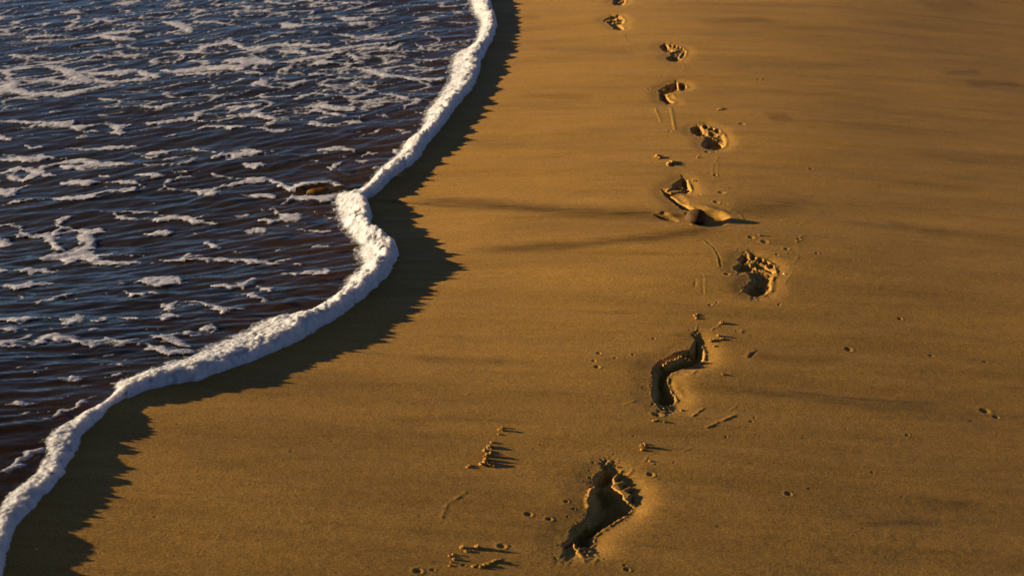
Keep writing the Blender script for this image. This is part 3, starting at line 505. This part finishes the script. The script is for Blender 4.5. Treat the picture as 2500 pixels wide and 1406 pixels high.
for s in [
 [(0,255,12),(150,260,16),(260,290,16),(330,280,14),(420,290,14),(440,330,18)], [(0,330,20),(150,325,14),(260,320,10)], [(280,360,20),(420,350,20),(600,350,18),(700,350,10)], [(60,410,8),(250,400,16),(480,395,22),(680,380,14),(800,370,14)], [(830,370,16),(960,350,24),(1100,370,34),(1280,380,20)], [(1000,330,20),(1200,310,24),(1350,300,20)], [(980,190,20),(1040,215,24),(1160,200,12),(1260,180,8)], [(1200,240,14),(1300,260,14),(1450,230,10)], [(1340,170,16),(1540,175,12)], [(1520,210,14),(1640,230,30),(1760,260,40),(1800,300,30)], [(1400,350,18),(1560,330,14),(1700,300,20)],
 [(620,140,14),(700,120,30),(800,130,14),(850,150,8)], [(0,105,8),(200,90,6),(500,70,8),(700,60,10),(780,80,12)], [(0,20,16),(100,20,12)], [(1060,50,12),(1200,40,28),(1340,10,18)], [(1130,0,14),(1260,10,16)], [(1460,70,8),(1680,55,20),(1780,60,10)], [(2040,60,14),(2200,50,16),(2340,30,16)], [(1700,170,8),(1900,150,10),(2200,130,8),(2480,120,8)], [(1850,220,18),(2060,220,20),(2200,240,16),(2400,280,8)], [(2320,210,10),(2480,240,16)], [(1780,270,20),(1900,250,12)], [(2040,360,8),(2200,340,12)], [(2420,355,12),(2470,350,10)], [(1860,390,12),(2020,375,12)],
 [(1740,520,10),(1880,490,20),(1960,450,24),(2120,420,24),(2200,410,30),(2300,450,26),(2400,490,20),(2500,470,34)], [(2060,510,20),(2140,510,10)], [(1750,540,22),(1860,560,8)], [(1400,600,8),(1560,605,14),(1700,585,16),(1760,550,18)], [(2150,590,20),(2300,580,40),(2420,590,56),(2500,590,50)], [(1560,680,22),(1660,690,20),(1800,680,30),(1960,660,34),(2120,650,40),(2300,650,34)], [(1700,720,18),(1900,710,20),(2100,700,20)], [(2340,690,18),(2480,710,22)], [(80,520,12),(160,540,30),(220,570,16),(340,540,24),(500,560,12)], [(760,585,10),(900,550,14),(980,540,18),(1160,540,18),(1340,530,18),(1500,540,8)], [(1090,440,12),(1150,455,20),(1200,470,8)],
 [(440,630,12),(520,650,30),(640,680,34),(720,740,46),(820,770,50)], [(240,610,8),(340,615,10)], [(60,650,10),(170,650,8)], [(640,790,40),(740,800,24)], [(800,700,20),(940,710,24),(1080,710,34),(1200,690,34),(1300,680,16)], [(880,740,14),(960,780,24),(1080,790,24),(1200,780,20),(1400,760,26)], [(1340,690,26),(1420,720,40),(1500,740,24)], [(0,780,16),(140,780,16),(260,760,14),(400,760,12)], [(0,880,44),(120,850,40),(180,880,40),(330,910,40),(470,900,30),(620,910,34),(740,880,26),(900,850,20),(1020,820,22),(1120,810,14)], [(70,830,40),(150,810,34)], [(60,940,14),(220,940,20),(360,950,14)], [(500,660,14),(480,640,14)], [(100,445,8),(200,440,8)], [(270,485,8),(320,480,8)], [(660,470,10),(730,465,8)],
 [(1760,835,12)], [(800,940,14),(850,940,8)], [(2440,810,30),(2500,790,30)], [(20,1050,8),(160,1040,14),(300,1050,10)], [(880,1060,6)]]: strand(s, A)

strand([(705,464,4),(745,450,7),(800,446,7),(832,456,6)]); strand([(720,480,7),(770,484,9),(815,480,10)])
def foam_mask(x, y, z):
    """>0 where froth floats; traced patches plus loose froth over the open water"""
    wx = x + .012 * fbm(x * 14, y * 14, 91, 2) + .012 * gn(x * 42, y * 50, 95); wy = y + .016 * fbm(x * 11 + 5, y * 11, 92, 2) + .012 * gn(x * 36, y * 46, 96)
    px_, py_ = g2px(wx, wy, z)
    fx = np.clip(px_ - RX0, 0, RW - 1.01); fy = np.clip(py_ - RY0, 0, RH - 1.01)
    ix = fx.astype(int); iy = fy.astype(int); fx = fx - ix; fy = fy - iy
    m = (mask[iy, ix] * (1 - fx) + mask[iy, ix + 1] * fx) * (1 - fy) + (mask[iy + 1, ix] * (1 - fx) + mask[iy + 1, ix + 1] * fx) * fy
    inside_ = (px_ > RX0) & (py_ > RY0) & (px_ < RX0 + RW - 2) & (py_ < RY0 + RH - 2)
    m = np.where(inside_, m, -1)
    m = m - .15 + (.24 * fbm(x * 55, y * 38, 93, 2) + .42 * fbm(x * 60, y * 75, 94, 3)) * S((m + 1.1) / 1)
    # ridged network further out
    u = x + .35 * y; v = y - .35 * x
    w1 = .25 * fbm(u * 3, v * 6, 101, 2); w2 = .4 * fbm(u * 4, v * 7 + 3, 102, 2)
    n1 = 1 - np.abs(gn(u * 3.2 + w1, v * 8.5 + w2, 103)) * 5.0; n2 = 1 - np.abs(vn(u * 8 + w2 * 2, v * 23 + w1 * 2, 104)) * 4.0
    dens = gn(x * 1.1, y * 1.6, 105) * .5 + .5
    net = np.maximum(n1, n2 * .8) - .75 + .5 * dens + .35 * fbm(x * 30, y * 50, 106, 2)
    amt = S((y - 4.3) / .9); amt = np.where(inside_, amt, np.maximum(amt, .55))
    m = np.maximum(m, net - (1 - amt) * 2.2 + .03)
    fl = fbm(x * 16, y * 34, 107, 2) - .52 + .1 * dens        # small flecks
    return np.maximum(m, fl * 2.2)

# ------------------------------------------------------------------ water
def ripple(x, y):
    u = x + .4 * y; v = y - .4 * x
    wp = .5 * fbm(u * 2.5, v * 5, 120, 2)
    f = S((y - 1.0) / 3) * .5 + .6
    h = .0030 * f * vn(u * 6.5, v * 21 + wp * 2, 121) + .0019 * f * vn(u * 13, v * 42 + wp * 3, 122) + .0035 * f * vn(u * 2.2, v * 6.5 + wp, 123) + .0005 * vn(u * 40, v * 95, 124)
    return h * np.exp(-((x / 12) ** 2 + ((y - 4) / 12) ** 2))
WAKE = [px2g(*np.array(q, float).T) for q in ([(635,375),(700,392),(760,412),(820,440),(875,460)], [(650,372),(730,388),(800,415),(860,445)], [(690,372),(770,398),(850,438)])]
STONE = px2g([778], [468])[0]
def water_z(x, y, sd):
    z = B(x, y) + .005 + ripple(x, y) * S(sd / .12)
    for i, P in enumerate(WAKE):
        z = z + .0022 * np.exp(-(seg_dist(x, y, P) / .006) ** 2)
    r = np.hypot((x - STONE[0]) / .075, (y - STONE[1]) / .06)
    return z + .010 * np.exp(-((r - .75) / .4) ** 2) * (y > STONE[1] - .02) * S((y - STONE[1] + .02) / .03) - .004 * np.exp(-(r / .5) ** 2)
wxs = [(-2.9, -1.5, .008), (-1.5, .12, .005)]
wx = axis(wxs)
g = [0.0]
while g[-1] < 400: g.append(g[-1] + .02 * 1.25 ** len(g))
wx = np.concatenate([-2.9 - np.array(g[1:])[::-1], wx])
wy = [1.6]
while wy[-1] < 8.2: wy.append(wy[-1] + .0036 * (wy[-1] / 2.1) ** 1.5)
l2 = [1.6]
while l2[-1] > -300: l2.append(l2[-1] - .02 * 1.3 ** len(l2))
h2 = [wy[-1]]
while h2[-1] < 400: h2.append(h2[-1] + .03 * 1.25 ** len(h2))
wy = np.concatenate([np.array(l2[1:])[::-1], wy, np.array(h2[1:])])
WX, WY = np.meshgrid(wx, wy); WSD = sea_sd(WX, WY)
WZ = water_z(WX, WY, WSD)
inside_w = WSD > .018
cm = inside_w[:-1, :-1] & inside_w[1:, :-1] & inside_w[:-1, 1:] & inside_w[1:, 1:]
tag(grid_piece('sea_water', WX, WY, WZ, cm, WATER, attr=('depth', .30 + .62 * S((WSD + .15) / 1.2))), kind='structure')

# floating froth (same grid, finer)
fx_ = axis([(-3.6, -2.6, .01), (-2.6, .1, .0045)]); fy_ = [1.3]
while fy_[-1] < 8.0: fy_.append(fy_[-1] + .003 * (fy_[-1] / 2.1) ** 1.4)
fy_ = np.array(fy_); FX, FY = np.meshgrid(fx_, fy_)
okx = (FX > -.62 * FY - .9)
FSD = np.full(FX.shape, -1.0); FSD[okx] = sea_sd(FX[okx], FY[okx])
base = np.zeros(FX.shape); base[okx] = water_z(FX[okx], FY[okx], FSD[okx])
fm = np.full(FX.shape, -1.0); fm[okx] = foam_mask(FX[okx], FY[okx], base[okx])
fm = np.where(FSD < .02, -1, fm)
sr = np.hypot((FX - STONE[0]) / .07, (FY - STONE[1]) / .045); fm = np.where((sr < 1) & (FY < STONE[1] + .004), np.minimum(fm, -.4), fm)
FZ = base + np.where(fm > 0, .0042 * np.sqrt(np.clip(fm, 0, 1.2)) + .0009 * fbm(FX * 90, FY * 90, 130, 2), .03 * np.maximum(fm, -.12)) + .0002
kp = (fm > -.10) & okx
cm = kp[:-1, :-1] & kp[1:, :-1] & kp[:-1, 1:] & kp[1:, 1:]
tag(grid_piece('sea_foam', FX, FY, FZ, cm, FOAM_FLAT, attr=('cover', np.clip(fm * 1.35 - .05, -.3, 1.1))), 'lacy patches of pale froth drifting on the dark water', 'foam', kind='stuff')

# ------------------------------------------------------------------ rolling edge of froth
rx_ = np.arange(-1.75, .12, .0032); ry_ = [1.3]
while ry_[-1] < 8.0: ry_.append(ry_[-1] + .0026 * (ry_[-1] / 2.1) ** 1.1)
ry_ = np.array(ry_); EX, EY = np.meshgrid(rx_, ry_)
ax_ = np.interp(EY, _o[::-1, 1], _o[::-1, 0]) if False else None
wob = .006 * gn(EX * 22, EY * 22, 140) + .004 * fbm(EX * 55, EY * 55, 141, 2) + .004 * np.abs(vn(EX * 75, EY * 75, 142)) + .002 * np.abs(gn(EX * 160, EY * 160, 143))
pm = seg_dist(EX[::6, ::6], EY[::6, ::6], _o)
pm = np.kron(pm, np.ones((6, 6)))[:EX.shape[0], :EX.shape[1]]
nearm = pm < .32
ex, ey = EX[nearm], EY[nearm]
do = sea_sd(ex, ey); ri = sdf(ex, ey, ROLL); di = seg_dist(ex, ey, _i)
wv = wob[nearm]
d = do + wv * .8
inR = ri + wv * 1.3
Wd = np.maximum(do + di, .02)
H0 = .93 * (.034 + .007 * S((4.4 - ey) / .9) - .024 * S((3.5 - ey) / 1.1)) * (1 + .22 * gn(ex * 5, ey * 5, 160))
H0 = H0 * S((Wd + .01) / .06)
rise = np.minimum(.018, Wd * .3)
up = np.sqrt(np.clip(1 - (1 - np.clip(d / rise, 0, 1)) ** 2, 0, 1))
fall = 1 - .82 * np.clip((d - rise) / np.maximum(Wd - rise, .02) * 1.15, 0, 1) ** 1.25 + .08 * fbm(ex * 35, ey * 35, 159, 2)
lump = .22 * gn(ex * 22, ey * 26, 151) + .20 * np.abs(vn(ex * 40, ey * 60, 152)) + .11 * np.maximum(gn(ex * 90, ey * 110, 153), -.2) + .06 * np.maximum(vn(ex * 150, ey * 190, 158), 0) + .10 * gn(ex * 9, ey * 9, 154)
bub = .0011 * fbm(ex * 210, ey * 210, 155, 2) + .0014 * gn(ex * 130, ey * 130, 156)
hz = H0 * up * fall * (1 + lump) + bub * S(d / .01)
# torn fringe on the seaward side
fr = inR / .02 + .9 * fbm(ex * 30, ey * 60, 157, 2)
hz = np.where(inR > .012, hz, hz * S((inR + .03) / .042)) - .010 * S((-fr) / .8) * (do > .03)
wz = water_z(ex, ey, np.maximum(do, 0)) - .004
gz = B(ex, ey) - .003
low = gz + (wz - gz) * S((do - .01) / .03)
z = low + hz
z = np.where(d <= 0, B(ex, ey) - .004, z)
R3 = np.full(EX.shape, -9.0); R3[nearm] = z
RC = np.full(EX.shape, 1.5); RC[nearm] = np.where(do < .03, 1.5, np.clip((inR + .006) / .045 + .25 * gn(ex * 35, ey * 60, 161), -.3, 1.5))
kp = np.zeros(EX.shape, bool); kp[nearm] = (d > -.006) & ((inR > -.03) | (hz > .002)) & (do < .30)
cm = kp[:-1, :-1] & kp[1:, :-1] & kp[:-1, 1:] & kp[1:, 1:]
tag(grid_piece('foam_edge', EX, EY, R3, cm, FOAM_ROLL, attr=('cover', RC)), 'thick white rolled edge of froth where the wave meets the sand', 'foam edge', kind='stuff')

# ------------------------------------------------------------------ stones and clods
def ico(sub=3):
    t = (1 + 5 ** .5) / 2
    v = [(-1,t,0),(1,t,0),(-1,-t,0),(1,-t,0),(0,-1,t),(0,1,t),(0,-1,-t),(0,1,-t),(t,0,-1),(t,0,1),(-t,0,-1),(-t,0,1)]
    f = [(0,11,5),(0,5,1),(0,1,7),(0,7,10),(0,10,11),(1,5,9),(5,11,4),(11,10,2),(10,7,6),(7,1,8),(3,9,4),(3,4,2),(3,2,6),(3,6,8),(3,8,9),(4,9,5),(2,4,11),(6,2,10),(8,6,7),(9,8,1)]
    v = [np.array(a) / np.linalg.norm(a) for a in v]
    for _ in range(sub):
        c = {}; nf = []
        def mid(a, b):
            k = (min(a, b), max(a, b))
            if k not in c: m = v[a] + v[b]; v.append(m / np.linalg.norm(m)); c[k] = len(v) - 1
            return c[k]
        for a, b, d_ in f:
            ab, bc, ca = mid(a, b), mid(b, d_), mid(d_, a); nf += [(a, ab, ca), (b, bc, ab), (d_, ca, bc), (ab, bc, ca)]
        f = nf
    return np.array(v), np.array(f)
V4, F4 = ico(4); V2, F2 = ico(3)
def n3(v, s, seed): return (vn(v[:, 0] * s + v[:, 2] * s * .7, v[:, 1] * s - v[:, 2] * s * .5, seed) + vn(v[:, 1] * s + 4, v[:, 2] * s + 9, seed + 1)) * .5
PEB_MAT = stone_material('pebble_stone', (.045, .023, .008), (.095, .048, .013), .62)
SUB_MAT = stone_material('ochre_stone', (.07, .035, .01), (.20, .10, .02), .3)
v = V4.copy(); v *= (1 + .05 * n3(v, 1.6, 201))[:, None]
v[:, 0] *= np.where(v[:, 0] > 0, 1.0, 1.08); v = v * [.031, .028, .0255]
a = math.radians(14); v = np.stack([v[:, 0] * math.cos(a) - v[:, 2] * math.sin(a), v[:, 1], v[:, 0] * math.sin(a) + v[:, 2] * math.cos(a)], -1)
pz = ground_z(PEB[0], PEB[1]) + .0125
o = mesh_obj('pebble', v, F4, PEB_MAT); o.location = (PEB[0], PEB[1], pz)
tag(o, 'smooth dark brown round pebble half sunk in a scoured hollow', 'pebble')
v = V4.copy(); v *= (1 + .10 * n3(v, 1.5, 211))[:, None]; v = v * [.046, .020, .017]
a = math.radians(12); v = np.stack([v[:, 0] * math.cos(a) - v[:, 1] * math.sin(a), v[:, 0] * math.sin(a) + v[:, 1] * math.cos(a), v[:, 2]], -1)
o = mesh_obj('stone', v, F4, SUB_MAT); o.location = (STONE[0], STONE[1], float(B(STONE[0], STONE[1])) - .006)
tag(o, 'low ochre stone awash in the thin water behind the foam edge', 'stone')

CLODS = [ # label, [(px, py, radius px, height factor)]
 ('round crumbly sand clod with a long shadow, up and right of the lowest footprint', [(1568,1090,7,1.1),(1576,1091,7,1.2),(1567,1098,5,.8),(1573,1084,4,.9)]),
 ('largest ragged heap of stuck sand lumps, between the foam and the lowest footprint', [(1176,1134,8,.9),(1185,1131,9,1.2),(1195,1134,8,1.0),(1204,1137,6,.7),(1187,1122,7,1.3),(1189,1112,7,1.5),(1184,1100,6,1.0),(1194,1092,7,1.2),(1200,1090,6,.9),(1198,1106,5,.8)]),
 ('small thin clod standing above the ragged heap of sand lumps', [(1224,1050,6,1.5),(1227,1044,4,1.3),(1219,1060,4,.6)]),
 ('tiny clod touching the upper tip of the ragged heap', [(1201,1080,5,.9)]),
 ('flat little clod just left of the ragged heap', [(1143,1140,6,.6),(1147,1136,5,.7)]),
 ('small round clod leftmost in the pair casting side shadows near the bottom edge', [(1130,1336,6,1.2)]),
 ('bright wedge-shaped clod rightmost in the pair near the bottom edge', [(1164,1337,8,1.25),(1161,1340,5,.8)]),
 ('low clod just below the pair of clods near the bottom edge', [(1139,1345,6,.7),(1146,1345,5,.6)]),
 ('crooked string of sand crumbs left of the bottom clods', [(1098,1357,5,.8),(1108,1353,5,.9),(1109,1365,5,.8),(1102,1372,4,.7),(1098,1380,4,.6)]),
 ('broken row of sand crumbs right of the crooked string at the bottom edge', [(1155,1382,5,.8),(1163,1379,5,.7),(1172,1384,5,1.0),(1182,1380,6,.9),(1192,1380,5,.9),(1205,1371,5,.9),(1211,1368,4,.8)]),
 ('small ball of sand with thin shadow, uppermost of three above the gouged footprint', [(1763,789,6,1.1),(1758,790,4,.6)]),
 ('tiny ball of sand in the middle of three above the gouged footprint', [(1754,820,4,1.4)]),
 ('short stick-like lump of sand, lowest of three above the gouged footprint', [(1736,831,5,1.3),(1744,829,4,1.2),(1752,829,4,1.1),(1760,828,4,1.0),(1767,827,3,.9)]),
 ('lone round clod above and left of the other clod under the upper toe-pitted footprint', [(1603,384,7,.9),(1609,386,6,1.0),(1604,380,5,.8)]),
 ('lumpy round clod just above the crumbled footprint with the pebble', [(1634,402,8,1.0),(1642,398,7,1.1),(1638,395,6,.9)]),
 ('tiny clod at the heel edge of the footprint with five toe pits', [(1812,709,4,1.3)]),
 ('little clod in open sand straight above the gouged footprint', [(1697,771,5,.8),(1700,777,5,.8),(1702,767,4,.7)]),
 ('crumb pile on the ring-shaped pit below the gouged footprint', [(1596,1027,4,1.0),(1604,1026,5,.8),(1613,1028,4,.9),(1621,1030,4,1.0)]),
 ('single small grain lump right beneath the heel of the gouged footprint', [(1664,999,5,.8)]),
 ('low crumb to the right of the gouged footprint arch', [(1764,914,4,.8)]),
 ('little crumb beside the toe of the gouged footprint', [(1744,843,4,.8)]),
 ('pointed crumb at the right toe side of the crumbled footprint', [(1693,440,3,1.2),(1697,441,3,.8)]),
 ('pin-like crumb between the pebble and the toe-pitted footprint', [(1854,577,3,1.5)]),
 ('knobbly crumb cluster left of the top end of the parallel scratches', [(1754,269,4,.8),(1760,267,4,.9),(1765,266,4,.6)]),
 ('thin crumb between the upper clods and the footprint on the right', [(1703,385,4,.8),(1706,380,3,.7)]),
 ('crumb just above the toes of the lowest footprint', [(1508,1136,4,1.0),(1513,1137,3,.7)]),
 ('tiny crumb up and right of the lowest footprint, beside the round crumbly clod', [(1586,1125,4,.9)]),
 ('shell-pale speck beside the right rim of the five-toed footprint', [(1914,667,2.4,1.2)]),
]
for k, (lab, bl) in enumerate(CLODS):
    bl = [(a_, b_, c_, d_ * .66) for a_, b_, c_, d_ in bl]
    vs, fs = [], []; n0 = 0
    c0 = px2g([bl[0][0]], [bl[0][1]])[0]; z0 = ground_z(*c0)
    rk = np.random.RandomState(900 + k)
    extra = [] if 'shell' in lab else [(b_[0] + rk.uniform(-1, 1) * b_[2], b_[1] + rk.uniform(-.35, .45) * b_[2], b_[2] * rk.uniform(.4, .65), b_[3] * .7) for b_ in bl for _ in range(3)]
    for j, (bx, by, br, hf) in enumerate(bl + extra):
        c = px2g([bx], [by])[0]; r = br * 1.64 / (by + 850) * .84
        v = V2.copy(); s = 1 + .75 * n3(v * 1.0, 1.7, 300 + k * 13 + j) + .45 * n3(v, 4.3, 700 + k + j)
        a = rk.uniform(0, 3.1); q_ = rk.uniform(.7, 1.0)
        v = v * s[:, None] * [r, r * q_, r * hf]
        v = np.stack([v[:, 0] * math.cos(a) - v[:, 1] * math.sin(a), v[:, 0] * math.sin(a) + v[:, 1] * math.cos(a), v[:, 2]], -1)
        z = ground_z(*c)
        vs.append(v + [c[0] - c0[0], c[1] - c0[1], z - z0 + r * hf * .35]); fs.append(F2 + n0); n0 += len(v)
    mt = SAND
    o = mesh_obj('sand_clod', np.vstack(vs), np.vstack(fs), mt); o.location = (c0[0], c0[1], z0)
    if 'shell' in lab: o.name = 'shell_fragment'; tag(o, lab, 'shell'); o.data.materials[0] = stone_material('shell_chip', (.8, .75, .6), (.9, .85, .7), .3)
    else: tag(o, lab, 'sand clod', 'sand clods scattered by the trail')

# ------------------------------------------------------------------ light, sky, camera
sc = bpy.context.scene
w = bpy.data.worlds.new('World'); sc.world = w; w.use_nodes = True; nt = w.node_tree; nt.nodes.clear()
sky = nt.nodes.new('ShaderNodeTexSky'); sky.sky_type = 'NISHITA'; sky.sun_disc = False
sky.sun_elevation = SUN_EL; sky.sun_rotation = math.radians(-90) + SUN_AZ; sky.air_density = .24; sky.dust_density = .05; sky.ozone_density = .3
bg = nt.nodes.new('ShaderNodeBackground'); bg.inputs['Strength'].default_value = .05
wo = nt.nodes.new('ShaderNodeOutputWorld'); nt.links.new(sky.outputs[0], bg.inputs[0]); nt.links.new(bg.outputs[0], wo.inputs[0])
L = bpy.data.lights.new('sun', 'SUN'); L.energy = 5.0; L.angle = math.radians(.5); L.color = (1, .775, .47)
lo_ = bpy.data.objects.new('sun', L); COL.objects.link(lo_)
import mathutils
dirv = mathutils.Vector((math.cos(SUN_EL) * math.cos(SUN_AZ), -math.cos(SUN_EL) * math.sin(SUN_AZ), -math.sin(SUN_EL)))
lo_.rotation_euler = dirv.to_track_quat('-Z', 'Y').to_euler()
cam = bpy.data.cameras.new('camera'); co = bpy.data.objects.new('camera', cam); COL.objects.link(co)
cam.sensor_width = 36; cam.lens = F / 2500 * 36; cam.clip_end = 2000; cam.clip_start = .05
co.location = (0, 0, CAM_H); co.rotation_euler = (math.pi / 2 - PITCH, 0, 0)
cam.dof.use_dof = True; cam.dof.focus_distance = 3.6; cam.dof.aperture_fstop = 8
sc.camera = co
sc.view_settings.view_transform = 'Standard'; sc.view_settings.look = 'None'; sc.view_settings.gamma = 1; sc.view_settings.exposure = 1.34
sc.cycles.diffuse_bounces = 2
sc.cycles.transparent_max_bounces = 12
